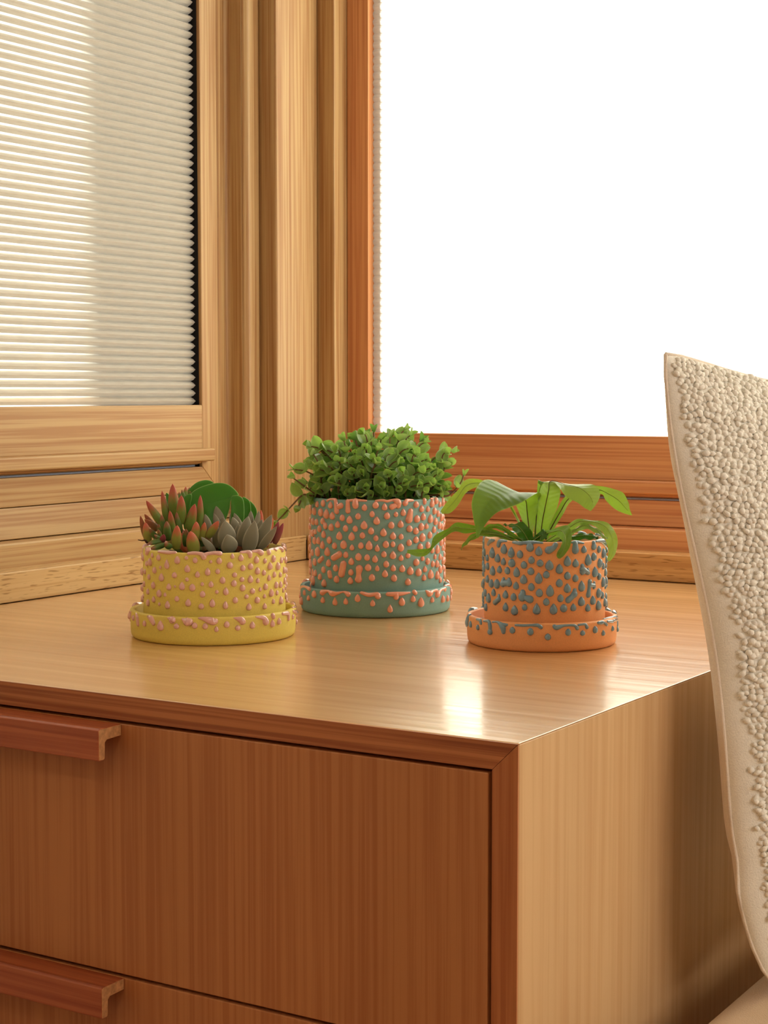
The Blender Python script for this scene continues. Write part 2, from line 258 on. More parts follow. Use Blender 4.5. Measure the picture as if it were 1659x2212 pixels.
DROPS_Y='-580,800,38,47 -493,788,51,63 -616,735,63,77 -682,714,44,54 -796,752,49,59 -875,769,43,52 -401,732,54,93 -301,777,60,76 -222,799,37,39 -151,779,48,57 -82,811,51,60 -29,766,29,33 -473,696,29,35 -546,664,54,65 -215,700,58,74 -731,631,45,54 -876,614,63,76 -53,675,53,76 -133,649,47,62 -637,592,46,56 -461,606,59,77 -328,635,54,58 -219,600,38,40 -761,511,47,57 -566,521,56,68 -875,460,63,76 -383,524,53,65 -325,530,22,25 -261,538,59,78 -175,527,60,71 -96,560,34,39 -28,559,50,62 -660,452,48,59 -489,452,61,74 -423,448,35,43 -94,467,54,64 -804,391,33,40 -563,390,50,61 -308,417,49,55 -875,357,59,72 -659,346,56,68 -489,353,31,37 -398,355,56,77 -210,387,58,74 -105,355,54,58 -19,385,55,81 36,774,54,64 140,814,37,53 209,797,54,69 120,730,61,65 346,770,55,74 433,751,42,51 537,762,58,70 669,734,50,62 799,724,59,72 728,742,31,38 24,677,45,52 224,700,52,61 291,711,56,65 355,666,56,72 490,698,61,75 603,684,64,78 742,630,57,69 876,614,47,58 157,640,49,50 421,642,46,56 547,612,48,59 648,598,45,54 62,594,55,67 216,596,48,49 289,594,57,76 358,575,41,51 479,588,48,59 876,551,47,58 151,562,55,65 575,510,56,68 650,505,54,66 759,527,59,72 876,478,47,58 221,517,56,67 438,509,54,65 16,488,35,39 381,491,36,44 716,442,41,50 793,456,37,45 87,492,54,76 307,481,55,58 505,445,63,77 588,435,41,50 254,434,44,46 426,423,36,44 806,377,55,67 161,406,52,62 351,393,59,65 654,355,66,81 875,333,51,63 533,361,42,52 83,364,51,76 274,337,56,72 427,328,50,61'
DRIPS_Y='-748,864,18/-662,846,28/-679,811,20 -497,846,14/-449,847,18/-385,845,19/-327,852,16 -204,843,16/-155,851,19/-108,841,18/-84,818,24 -84,818,23/-57,841,17/-14,854,19/24,852,18 -40,843,16/-1,854,21/42,845,22 218,857,16/261,859,19/285,839,22/290,806,18 322,862,17/363,857,22/394,831,26 481,847,17/481,824,22 503,876,12/566,873,18/585,842,14 598,881,13/664,868,20/700,826,20 765,852,19/876,807,14 665,906,19/730,885,14'
DROPS_B='-623,1145,56,68 -525,1162,64,78 -430,1148,61,75 -682,1067,73,89 -560,1064,74,90 -481,1054,79,108 -410,1039,69,85 -184,1162,65,89 -107,1134,60,72 -14,1160,69,76 -43,1068,57,69 -306,1023,61,72 -238,1006,70,87 -162,1043,62,72 -716,955,67,81 -634,957,60,73 -531,975,62,75 -494,928,60,73 -422,918,68,82 -353,952,63,77 -111,955,76,94 -581,891,64,78 -275,915,61,74 -187,915,58,69 -52,895,65,79 -5,1001,72,89 -725,832,71,86 -660,854,50,61 -518,838,65,80 -678,758,69,84 -601,765,66,81 -444,784,68,82 -336,836,73,92 -219,836,72,94 -125,847,62,72 -11,821,55,67 -536,726,68,88 -386,728,61,72 -294,746,78,94 -216,720,53,67 -138,742,61,74 -69,746,77,104 -1,721,54,82 -877,662,76,92 -616,647,87,106 -743,624,63,76 -470,661,78,98 -273,642,60,72 -159,625,72,84 -85,620,61,72 -19,607,62,82 -674,532,69,84 -455,544,68,83 -222,577,65,82 -522,467,60,73 -375,498,64,77 -226,463,60,72 -77,517,70,79 -1,510,49,67 -819,484,71,87 -663,416,62,76 -575,386,60,73 -365,381,68,80 -231,377,64,79 -45,413,70,79 -513,327,72,88 -852,330,59,72 -877,766,72,87 -877,889,72,87 -877,961,55,67 -877,1049,49,82 -806,1080,55,112 -877,575,59,72 -877,513,63,77 -877,404,61,77 -721,327,92,112 60,1142,60,79 344,1159,65,72 402,1114,61,75 477,1107,53,65 533,1161,67,90 600,1182,64,78 671,1141,54,66 765,1160,73,102 81,1050,66,77 157,1064,47,57 221,1082,60,77 571,1078,64,78 637,1045,62,76 353,1009,72,82 421,1028,65,80 510,1002,76,93 588,968,68,83 714,998,71,86 790,999,50,61 877,940,55,67 117,953,66,77 198,963,67,82 279,911,70,74 342,885,65,75 399,924,71,85 460,927,53,65 664,921,68,83 739,897,63,76 825,909,49,61 564,882,60,73 51,880,72,89 132,844,66,82 202,832,55,64 343,793,66,75 412,813,78,95 503,831,64,78 628,821,55,71 276,766,62,70 71,756,69,79 131,756,53,64 199,720,72,87 387,717,67,75 478,728,62,75 593,758,50,60 709,739,73,89 828,770,59,72 877,755,61,77 624,671,81,99 538,670,58,70 507,683,37,45 759,670,50,61 877,688,55,67 55,654,59,69 131,645,69,89 202,613,56,69 265,635,55,65 581,597,48,58 414,597,49,60 678,584,60,74 877,590,55,67 346,560,74,77 475,560,62,75 771,535,71,87 877,533,61,77 74,552,62,74 546,525,58,70 616,520,68,83 133,511,59,74 212,503,67,82 287,476,77,94 370,453,74,87 441,480,55,68 684,454,79,96 784,462,46,56 877,440,59,72 64,454,66,82 515,420,84,103 621,398,77,94 877,368,61,77 140,406,67,79 431,393,57,70 265,360,67,77 685,341,58,71'
DRIPS_B='-474,1190,12/-436,1217,14/-392,1217,17/-373,1185,19/-363,1086,26 -341,1137,25/-321,1148,27 -265,1200,12/-221,1211,16/-178,1215,17/-95,1209,11 -254,1200,19/-253,1096,25 -186,1212,25/-186,1162,31 -396,604,30/-337,643,31 -586,552,24/-540,587,23 -296,546,31/-315,440,33 -153,503,34/-158,443,24/-160,393,34 -446,444,24/-438,405,25 -531,975,18/-494,928,19 -745,437,14/-721,327,21 -10,1207,12/42,1217,15/83,1201,14/132,1218,16/173,1187,32/177,1153,26 123,1141,27/161,1158,22 240,1176,27/260,1205,20/311,1205,14 438,1207,20/438,1174,20 290,1094,24/274,1005,34 530,1216,13/575,1224,13'
DROPS_O='-578,854,79,103 -407,901,70,94 -324,876,69,102 -233,862,63,75 -54,897,69,90 -491,812,67,82 -414,787,56,70 -317,780,73,79 -193,769,62,71 -122,815,61,71 -42,789,64,67 -797,835,67,81 -688,797,55,67 -879,792,55,89 -464,711,59,72 -366,707,59,70 -569,690,75,92 -266,700,65,94 -127,713,65,71 -195,639,70,88 -54,653,71,105 -676,721,60,73 -807,694,63,77 -879,730,56,70 -879,632,51,62 -680,603,61,75 -594,571,66,80 -500,576,75,91 -271,578,59,75 -122,572,63,75 -879,535,73,89 -843,558,55,70 -551,493,58,71 -387,489,61,78 -296,473,61,74 -47,521,66,77 -746,468,60,73 -648,432,75,92 -385,376,60,83 -285,354,71,94 -184,386,51,62 -71,378,72,109 -721,337,60,73 -879,429,56,89 -879,351,46,58 -879,386,51,62 43,771,77,97 16,686,62,71 136,738,69,92 212,806,70,99 295,785,64,79 386,905,58,71 517,928,62,76 606,891,56,68 439,808,76,109 518,831,65,79 712,848,75,92 879,861,54,66 213,674,64,75 294,649,60,71 537,691,75,98 624,764,75,91 880,776,60,77 613,643,56,68 136,610,65,75 51,541,73,109 213,563,68,88 362,574,70,102 714,583,78,96 803,663,59,73 716,729,50,65 879,718,41,54 879,578,60,85 608,492,75,91 692,464,56,69 148,473,60,73 361,437,72,90 508,436,67,85 17,441,60,71 84,377,72,103 179,383,67,77 275,387,59,73 440,373,59,72 602,380,76,93 781,389,66,81 879,434,51,70 812,531,41,50'
DRIPS_O='-879,925,21/-879,882,12 -563,970,13/-628,954,18/-678,923,14 -390,978,11/-460,970,18/-483,930,20 -304,968,12/-234,962,17/-193,969,16/-145,967,22/-137,925,32 -138,967,22/-86,979,15/-25,973,10 -421,585,28/-413,627,15 -413,589,27/-348,598,27 -348,628,16/-348,594,28 -208,485,32/-186,475,23/-136,460,31 -203,520,23/-208,474,32 -530,403,23/-473,439,22 -474,473,13/-473,439,22 36,906,30/78,925,22/97,954,21 255,974,10/302,978,17/382,962,8 291,965,21/292,901,30 516,958,19/517,920,23 564,970,11/678,966,21/786,927,21 373,724,28/416,703,23/443,690,19 370,755,19/373,705,27 440,720,14/443,690,17 464,609,21/456,545,17/445,489,23 467,578,21/529,570,17 532,596,12/529,554,18 225,455,26/259,481,23/285,506,27 289,540,17/285,502,26'
DROPS_SY='-534,178,48,58 -378,177,70,98 -253,182,55,55 -125,193,55,59 -55,188,54,59 19,160,42,55 88,200,54,62 162,164,52,52 267,182,56,70 434,176,53,71 501,187,53,65 872,117,43,52 -704,204,46,56 -872,195,59,72 706,194,42,51'
DRIPS_SY='-658,252,10/-634,225,20/-623,155,17 -785,242,14/-787,205,14 -497,246,12/-463,233,26/-442,190,19 -315,251,10/-285,240,30/-285,233,27 -205,245,14/-180,229,36/-163,227,32 -93,263,12/-67,258,18/-10,233,32/8,233,27 140,257,9/182,239,26/195,221,28 298,254,9/356,237,22/374,200,30 439,252,20/444,236,20 546,251,14/614,241,20/627,187,17 720,245,14/871,201,25/871,180,16 -872,237,12/-872,216,14 772,286,14/872,264,13'
DROPS_SB='-680,211,51,62 -524,217,67,81 -606,165,50,61 -764,109,72,88 -427,168,56,69 -313,165,57,89 -223,173,54,72 -132,211,64,85 -21,161,56,72 107,104,59,90 197,171,70,90 288,194,57,72 358,152,75,106 471,165,51,63 612,153,65,80 707,145,59,72 -874,143,43,52 874,189,60,78 874,121,45,63'
DRIPS_SB='-874,222,15/-745,268,14/-658,276,16/-590,260,20 -432,244,28/-378,268,14/-337,243,28/-290,252,16/-241,271,12/-205,248,26 -104,270,16/-53,247,20/11,254,20/18,234,30 91,253,20/165,250,22/258,260,10 153,245,26/153,220,26 299,266,22/308,251,20 408,266,10/443,232,30/482,253,14/523,253,18/532,205,26/585,249,14/662,254,14/652,240,16 720,307,14/874,242,21'
DROPS_SO='-683,191,51,63 -559,180,44,53 -416,165,54,69 -219,194,54,63 -82,189,60,69 46,145,56,62 198,184,55,66 316,170,51,51 434,189,55,67 527,149,43,53 672,170,42,52 -793,199,47,99 -874,176,43,55 874,131,44,54'
DRIPS_SO='-771,284,13/-751,242,16/-778,174,13 -577,252,12/-529,248,16/-520,227,16 -486,249,9/-432,252,16/-417,218,19/-416,165,16 -392,252,9/-346,257,12/-302,222,26/-293,174,19 -302,231,24/-265,239,12 -193,242,10/-137,242,12/-78,248,12/-28,248,16/-6,231,17 95,240,17/113,229,21/168,245,12/245,243,12/270,216,17 282,245,10/337,246,12/355,218,16 468,247,14/508,247,19 526,249,11/573,217,14 587,246,11/675,234,14 697,239,11/875,217,14/874,167,13 609,327,11/721,290,11/875,239,13 -608,335,9/-549,353,9'

# ------------------------------------------------------------------ room shell
ZW0, ZW1 = .66, 1.80                                    # window opening heights
boxes('wall_left', [(-.15,-.066,-1.75,-.13,0,.668),(-.15,-.02,-1.75,-.1,ZW1,2.5),(-.15,-.02,-4.2,-1.75,0,2.5),
                    (-.130,-.103,-.14,.18,0,2.5),(-.103,-.0315,-.06,.18,0,2.5)], wall_paint)['kind'] = 'structure'
boxes('wall_back', [(-.0315,.02,.105,.18,0,2.5),(.02,.05,.107,.18,0,2.5),(.05,2.3,.07,.155,0,.655),(.05,2.3,.06,.155,ZW1,2.5),(2.3,3.3,.06,.155,0,2.5)], wall_paint)['kind'] = 'structure'
boxes('wall_right', [(3.2,3.35,-4.2,.155,0,2.5)], wall_paint)['kind'] = 'structure'
boxes('wall_front', [(-.15,3.35,-4.35,-4.2,0,2.5)], wall_paint)['kind'] = 'structure'
box('floor', -.15,3.35,-4.35,.155,-.05,0, floor_wood, bevel=0)['kind'] = 'structure'
box('ceiling', -.15,3.35,-4.35,.155,2.5,2.6, wall_paint, bevel=0)['kind'] = 'structure'
fill_frame = kind_ = empty('fill_light_frame', (3.2,-.75,1.35)); fill_frame['kind'] = 'structure'  # frame added around the side fill light, set on the solid wall
for y0_, y1_, z0_, z1_ in ((-1.56,-1.50,.72,1.98),(0.0,.058,.72,1.98),(-1.50,0.0,.72,.75),(-1.50,0.0,1.95,1.98)): box('frame_board', 3.17,3.2,y0_,y1_,z0_,z1_, fir_z, fill_frame)
# plan of the corner, left to right in the photo
XE, XC, XB = -.004, -.030, -.0615                       # faces of corner post, left casing, left frame
YE0, YE1, YC, YA, YS = -.0627, .0366, -.095, -.153, -.1173
XF, YH, XH = .0229, .0681, .0581
ZT = .654                                               # top of the oak strip on the cabinet
def kind(o, k='structure'): o['kind'] = k; return o
t = kind(prism('trim_1', [(-.10,YE0),(XE,YE0),(XE,YE1-.0006),(-.10,YE1-.0006)], 'z', .645, 1.85, fir_z, bevel=.003, seg=3))
kind(prism('trim_2', [(-.10,YC),(XC-.006,YC),(XC,YC+.006),(XC,YE0-.003),(XC-.004,YE0-.0004),(-.10,YE0-.0004)], 'z', ZT-.002, 1.85, fir_z, bevel=.0025, seg=3))
kind(prism('trim_3', [(XE-.02,YE1),(XF,YE1),(XF,.104),(XE-.02,.104)], 'z', ZT-.002, 1.85, fir_z, bevel=.0022, seg=3))
# boards below the windows
kind(box('trim_4', -.08,XC,-1.75,YC-.0004,.645,.682, fir_y, bevel=.0022, seg=3))
kind(box('trim_5', XF+.0004,2.3,YE1,.10,.645,.681, backlit_fir_x, bevel=.0022, seg=3))
# oak strips standing on the cabinet along both walls
kind(box('trim_6', -.062,0.0,-.949,.0,.6204,ZT, oak_y, bevel=.0016, seg=3))
kind(box('trim_7', .0004,.82,0.0,.05,.6204,ZT, oak_x, bevel=.0016, seg=3))
# ---- left window
w1 = kind(empty('window_1', (XB, -.9, .75)))
prism('sloping_sill_board', [(-.105,.683),(XB+.005,.683),(XB+.0005,.7188),(-.105,.7188)], 'y', -1.75, YC-.0005, fir_y, w1)
ZA = .7534                                              # frame opening corner; the frame is mitred
mesh('frame_rail', [(-.10,-1.75,.7196),(XB,-1.75,.7196),(XB,-1.75,ZA),(-.10,-1.75,ZA),(-.10,YS,.7196),(XB,YS,.7196),(XB,YA,ZA),(-.10,YA,ZA)],
     [(0,3,2,1),(4,5,6,7),(0,1,5,4),(1,2,6,5),(2,3,7,6),(3,0,4,7)], fir_y, w1, False, .001)
mesh('frame_stile', [(-.10,YS-.0003,.7199),(XB,YS-.0003,.7199),(XB,YA,ZA+.0004),(-.10,YA,ZA+.0004),(-.10,YS-.0003,1.85),(XB,YS-.0003,1.85),(XB,YA,1.85),(-.10,YA,1.85)],
     [(0,1,2,3),(4,7,6,5),(0,4,5,1),(1,5,6,2),(2,6,7,3),(3,7,4,0)], fir_z, w1, False, .001)
cove = [(-.10,YS+.0012),(XB-.0015,YS+.0012),(XB,YS+.003)]
cx0, cy0 = XC-.012, YC-.0004
cove += [(XB+.0065-.0065*cos(pi/2*k/6), YC-.0075+.0065*sin(pi/2*k/6)) for k in range(0,7)] + [(XC-.0075,YC-.0010),(XC-.0075,YC-.0006),(-.10,YC-.0006)]
prism('cove_moulding', cove, 'z', .70, 1.85, fir_z, w1, bevel=0)
box('gap_shadow_strip', -.0995,-.0665,YA-.0012,YA-.0001,.7536,1.85, black, w1, bevel=0)  # black strip painting the shadow in the gap beside the fabric
box('gap_backing', -.102,-.098,-.1560,-.13,.7536,1.85, black, w1, bevel=0)  # black sheet that darkens the same gap from behind
boxes('outer_sash', [(-.130,-.105,-1.75,-.1402,.66,.752)], black, w1)
box('weather_strip', -.0755,-.0735,-1.72,-.1535,.7535,.7562, metal_strip, w1, bevel=0)
box('glass_pane', -.122,-.118,-1.75,-.14,.752,ZW1, glass, w1, bevel=0)
# ---- right window
w2 = kind(empty('window_2', (1.1, YH, .75)))
box('frame_rail', XF+.0006,2.3,YH,.10,.6815,.7148, backlit_fir_x, w2, bevel=.0014)
box('frame_stile', XF+.0006,XH,YH,.1045,.7152,1.85, backlit_fir_z, w2, bevel=.0005)
box('weather_strip', XH+.002,2.28,YH+.006,YH+.010,.7149,.7166, metal_strip, w2, bevel=0)
boxes('outer_sash', [(.05,2.3,.133,.155,.655,.715)], black, w2)
box('glass_pane', .05,2.3,.142,.146,.715,ZW1, glass, w2, bevel=0)

# ------------------------------------------------------------------ cellular shades
def pleats(u0, u1, z0, z1, pitch, amp, f):
    n = int(round((z1-z0)/pitch)); V, Fc = [], []; rows = []
    for k in range(n):
        for q in (0, .18, .5, .82): rows.append((z0+(k+q)*pitch, (-1, .05, 1, .05)[(0,.18,.5,.82).index(q)]))
    rows.append((z0+n*pitch, -1))
    us = [u0+(u1-u0)*i/6 for i in range(7)]
    for z, a in rows:
        for u in us: V.append(f(u, z, a*amp))
    m = len(us)
    for j in range(len(rows)-1):
        for i in range(m-1): Fc.append((j*m+i, j*m+i+1, (j+1)*m+i+1, (j+1)*m+i))
    return V, Fc
XS = XB-.014
sh = empty('cellular_shade', (XS, -.9, .757), 'cream pleated cellular shade over the left window, half in soft shadow, with pale wooden rail', 'window shade')
V, Fc = pleats(-1.72, -.1425, .835, 1.80, .01038, .0042, lambda u,z,a: (XS+a, u, z)); mesh('pleated_fabric', V, Fc, shade_fabric, sh, False)
box('bottom_rail', -.088, XB+.001, -1.72,-.1540,.7775,.8350, fir_y, sh, bevel=.0012)
prism('pull_ledge', [(-.085,.7610),(XB+.011,.7610),(XB+.0135,.7630),(XB+.0135,.7765),(XB+.0115,.7780),(-.085,.7780)], 'y', -1.72,-.1425, fir_y, sh, bevel=.0015, seg=3)
prism('rail_underside', [(-.0865,.7605),(XB+.004,.7605),(XB+.002,.7585),(XB-.004,.7565),(-.0865,.7562)], 'y', -1.72,-.1585, fir_y, sh, bevel=.001)
YSH = YH+.014
sh2 = empty('cellular_shade', (1.1, YSH, .72), 'white cellular shade glowing with sunlight over the right window, wooden bottom rail reddened by backlight', 'window shade')
V, Fc = pleats(.0525, 2.25, .7961, 1.80, .01038, .0018, lambda u,z,a: (u, YSH-a, z)); mesh('pleated_fabric', V, [f[::-1] for f in Fc], shade_fabric, sh2, False)
box('bottom_rail', XH+.0015,2.25,YH-.001,YH+.028,.7400,.7961, backlit_fir_x, sh2, bevel=.0012)
prism('pull_ledge', [(YH+.026,.7226),(YH-.011,.7226),(YH-.0135,.7246),(YH-.0135,.7385),(YH-.0115,.7400),(YH+.026,.7400)], 'x', XH-.009,2.25, backlit_fir_x, sh2, bevel=.0015, seg=3)
prism('rail_underside', [(YH+.026,.7222),(YH-.004,.7222),(YH-.002,.7200),(YH+.004,.7182),(YH+.026,.7180)], 'x', XH+.006,2.25, backlit_fir_x, sh2, bevel=.001)

# ------------------------------------------------------------------ cabinet
XR, YF = .8214, -.949
cab = empty('drawer_cabinet', (.41, -.475, 0), 'low built-in fir drawer cabinet under the two windows, carrying the three planters', 'cabinet')
prism('cabinet_top', [(.0,.62),(XR,.62),(XR-.0194,.6006),(.0,.6006)], 'y', YF+.0012, -.0, cab_top, cab, bevel=.0012)
mesh('front_edge', [(0,YF,.6196),(XR-.0004,YF,.6196),(XR-.0194,YF,.6008),(0,YF,.6008),(0,YF+.0012,.6196),(XR-.0004,YF+.0012,.6196),(XR-.0194,YF+.0012,.6008),(0,YF+.0012,.6008)],
     [(0,3,2,1),(4,5,6,7),(0,1,5,4),(1,2,6,5),(2,3,7,6),(3,0,4,7)], cab_edge, cab, False)
prism('side_panel', [(XR,.6198),(XR,.0),(XR-.0194,.0),(XR-.0194,.6004)], 'y', YF+.0012, 0.0, cab_side, cab, bevel=.0012)
mesh('front_edge', [(XR-.0002,YF,.6194),(XR-.0002,YF,0),(XR-.0194,YF,0),(XR-.0194,YF,.6004),(XR-.0002,YF+.0012,.6194),(XR-.0002,YF+.0012,0),(XR-.0194,YF+.0012,0),(XR-.0194,YF+.0012,.6004)],
     [(0,1,2,3),(4,7,6,5),(0,4,5,1),(1,5,6,2),(2,6,7,3),(3,7,4,0)], cab_edge_z, cab, False)
box('side_panel', 0,.0194,YF,0,0,.6004, cab_side, cab)
box('back_panel', .02,.80,-.012,-.0005,.0,.6, cab_front, cab)
box('plinth', .02,.80,YF+.05,YF+.07,.0,.05, cab_front, cab)
for z0, z1 in ((.4019,.5980),(.2030,.3992),(.05,.2003)):
    d = box('drawer', .022,.7990,YF,YF+.019,z0,z1, cab_front, cab, bevel=.0008)
    boxes('drawer_box', [(.04,.78,YF+.0195,-.05,z0+.02,z1-.02)], black, d)
    yf = YF; zt = z1
    h = prism('handle', [(yf-.0002,zt),(yf-.0240,zt),(yf-.0262,zt-.0012),(yf-.0262,zt-.0240),(yf-.0250,zt-.0248),(yf-.0200,zt-.0246),(yf-.0190,zt-.0235),(yf-.0185,zt-.0115),(yf-.0165,zt-.0095),(yf-.0002,zt-.0090)], 'x', .33, .4803, handle_wood, d, bevel=.0006)
    h['label'] = 'reddish wooden drawer pull with an L-shaped pale end'
    prism('handle_end', [(yf-.0006,zt-.0004),(yf-.0238,zt-.0006),(yf-.0257,zt-.0016),(yf-.0257,zt-.0238),(yf-.0206,zt-.0240),(yf-.0196,zt-.0230),(yf-.0191,zt-.0111),(yf-.0168,zt-.0091),(yf-.0006,zt-.0086)], 'x', .4798, .4806, end_grain, d, bevel=0)

# ------------------------------------------------------------------ bench and pillow
linen = None
def linen_mat(name, col, trans=.0):
    m, nt, b = nodes(name); tc = N(nt, 'ShaderNodeTexCoord')
    def wv(rot):
        mp = N(nt, 'ShaderNodeMapping'); mp.inputs[2].default_value = (0,0,rot); nt.links.new(tc.outputs['Object'], mp.inputs[0])
        w = N(nt, 'ShaderNodeTexNoise'); w.inputs['Scale'].default_value = 900; w.inputs['Detail'].default_value = 2; nt.links.new(mp.outputs[0], w.inputs['Vector']); return w.outputs['Fac']
    n1 = wv(0)
    big = N(nt, 'ShaderNodeTexNoise'); big.inputs['Scale'].default_value = 14; nt.links.new(tc.outputs['Object'], big.inputs['Vector'])
    c = ramp(nt, n1, [(.3, tuple(v*.90 for v in col[:3])+(1,)), (.7, col)])
    nt.links.new(c, b.inputs['Base Color']); b.inputs['Roughness'].default_value = .95; b.inputs['Specular IOR Level'].default_value = .1
    b.inputs['Sheen Weight'].default_value = .25; b.inputs['Sheen Roughness'].default_value = .5
    ad = N(nt, 'ShaderNodeMath', operation='MULTIPLY_ADD'); nt.links.new(big.outputs['Fac'], ad.inputs[0]); ad.inputs[1].default_value = 6.0; nt.links.new(n1, ad.inputs[2])
    bp = N(nt, 'ShaderNodeBump'); bp.inputs['Strength'].default_value = .4; bp.inputs['Distance'].default_value = .001
    nt.links.new(ad.outputs[0], bp.inputs['Height']); nt.links.new(bp.outputs[0], b.inputs['Normal'])
    return m
linen = linen_mat('natural_linen', srgb(242,226,206)); seat_linen = linen_mat('seat_linen', srgb(214,184,146)); wool = linen_mat('bobbly_wool', srgb(246,240,226))
bench = empty('window_bench', (1.6, -.5, 0), 'wooden bench base under the seat cushion beside the cabinet', 'bench')
box('bench_base', XR+.004,2.6,-.96,.0,.0,.28, cab_front, bench)
seat = empty('seat_cushion', (1.6,-.5,.281), 'tan linen seat cushion beside the cabinet, under the knitted pillow', 'cushion')
def cushion_box(x0,x1,y0,y1,z0,z1,r):
    bm = bmesh.new(); 
    for v in boxv(x0,x1,y0,y1,z0,z1): bm.verts.new(v)
    bm.verts.ensure_lookup_table()
    for f in BOXF: bm.faces.new([bm.verts[i] for i in f])
    bmesh.ops.bevel(bm, geom=bm.edges[:], offset=r, segments=6, profile=.5, affect='EDGES')
    V = [v.co.copy() for v in bm.verts]; bm.verts.index_update(); Fc = [[v.index for v in f.verts] for f in bm.faces]; bm.free(); return V, Fc
V, Fc = cushion_box(.855,2.55,-.97,-.02,.281,.380,.045); mesh('cushion_cover', V, Fc, seat_linen, seat)

PU = Vector((-.145,0,.985)).normalized(); PW = Vector((.28,.96,0)).normalized(); PN = PW.cross(PU).normalized()
P0 = Vector((.8195,-.712,.888))                         # top left corner of the pillow
HW, HH = .25, .257
pil = empty('throw_pillow', P0 + PW*HW - PU*2*HH, 'cream throw pillow with a bobbly knitted front and plain linen back, leaning on the cabinet', 'pillow')
def pillow_pt(s, t, side, extra=0.0):
    e = (max(0,1-abs(s)**2.4)*max(0,1-abs(t)**2.4))**.55
    k_ = 1-.030*(abs(s)*abs(t))**9; X = s*HW*k_*(1-.055*(1-t*t)) ; Y = t*HH*k_*(1-.14*(1-s*s))
    X += .035*max(0,(-.55-t)/.45)**2*(1 if s < 0 else -1)*abs(s)**3
    if s < 0: X += s*s*(-.008*math.exp(-((t-.65)/.35)**2)+.006*math.exp(-((t-.02)/.35)**2)+.004*math.exp(-((t+.57)/.06)**2))
    wr = .0025*sin(9*s+5*t*t+side)*sin(11*t-3*s) * (1-e*.6)
    th = (.060 if side > 0 else .052)*e
    p = P0 + PW*(HW+X) + PU*(-HH+Y)
    nrm = PN*side
    return p + nrm*(th+extra+wr*e**.3), nrm
def pillow_side(side, n=48):
    V, Fc = [], []
    g = lambda i: -cos(pi*i/n)
    for j in range(n+1):
        for i in range(n+1): V.append(pillow_pt(g(i), g(j), side)[0])
    for j in range(n):
        for i in range(n):
            q = (j*(n+1)+i, j*(n+1)+i+1, (j+1)*(n+1)+i+1, (j+1)*(n+1)+i); Fc.append(q if side > 0 else q[::-1])
    return V, Fc
V, Fc = pillow_side(-1); mesh('linen_back', V, Fc, linen, pil)
V, Fc = pillow_side(1); mesh('knit_front', V, Fc, wool, pil)
loop = [pillow_pt(-1,t,1)[0] for t in np.linspace(-1,1,24)] + [pillow_pt(s,1,1)[0] for s in np.linspace(-1,1,24)] + [pillow_pt(1,t,1)[0] for t in np.linspace(1,-1,24)] + [pillow_pt(s,-1,1)[0] for s in np.linspace(1,-1,24)]
V, Fc = tube_geo(loop, .0016, 6); mesh('seam', V, Fc, linen, pil)
rng = random.Random(5)
bm = bmesh.new(); bmesh.ops.create_icosphere(bm, subdivisions=1, radius=1); IV = np.array([v.co[:] for v in bm.verts]); bm.verts.index_update(); IF = np.array([[v.index for v in f.verts] for f in bm.faces]); bm.free()
VV, FF = [], []; nrow = 112; cnt = 0
for j in range(nrow):
    t_ = -.985+1.97*(j+.5)/nrow
    for i in range(102):
        s_ = -.975+1.95*(i+.5*(j % 2)+.25+rng.uniform(-.3,.3))/102
        if s_ < -.975+.014*(1-t_)+rng.uniform(-.012,.012) or s_ > .985: continue
        tt = t_+rng.uniform(-.006,.006)
        p, _ = pillow_pt(s_, tt, 1); p1, _ = pillow_pt(s_+.01, tt, 1); p2, _ = pillow_pt(s_, tt+.01, 1)
        a = (p1-p).normalized(); n = a.cross((p2-p).normalized()).normalized(); b2 = n.cross(a)
        ang = rng.uniform(-.7,.7); a2 = a*cos(ang)+b2*sin(ang); b3 = n.cross(a2)
        rx, ry, rz = rng.uniform(.0027,.0046), rng.uniform(.0022,.0034), rng.uniform(.0012,.0030)
        Mx = np.array([a2*rx, b3*ry, n*rz]); c0 = np.array(p + n*rng.uniform(-.0002,.0012) - pil.location)
        VV.append(IV@Mx + c0); FF.append(IF + cnt*len(IV)); cnt += 1
me = bpy.data.meshes.new('knit_loops'); me.from_pydata(np.concatenate(VV).tolist(), [], np.concatenate(FF).tolist()); me.materials.append(wool)
me.polygons.foreach_set('use_smooth', [True]*len(me.polygons)); kl = link('knit_loops', me, pil); kl['kind'] = 'stuff'

# ------------------------------------------------------------------ planters
def ceramic(name, col, rough, spec, var=.05, bs=900, bump=.12): return plain(name, col, rough, spec, bump, bs, var=var, coat=0 if bump else 1.0)
def drop_mesh(name, power, mat, nA=18):
    V, Fc = [], []; prof = []
    for i in range(nA):
        a = 2*pi*i/nA; x = sin(a)*(abs(sin(a/2))**power); z = cos(a); prof.append((x, z))
    mx = max(p[0] for p in prof); prof = [(.5*p[0]/mx, .5*p[1]) for p in prof]
    zc = -.14 if power > .5 else -.04
    for k, hgt in ((1.0,-.12),(1.0,.08),(.93,.42),(.74,.76),(.42,.95)):
        for x, z in prof: V.append((x*k, hgt, zc+(z-zc)*k))
    V.append((0,1.0,zc))
    for r in range(4):
        for i in range(nA):
            j = (i+1) % nA; Fc.append((r*nA+i, r*nA+j, (r+1)*nA+j, (r+1)*nA+i))
    for i in range(nA): Fc.append((4*nA+i, 4*nA+(i+1) % nA, 5*nA))
    Fc = [f[::-1] for f in Fc]
    return me_data(name, V, Fc, mat)
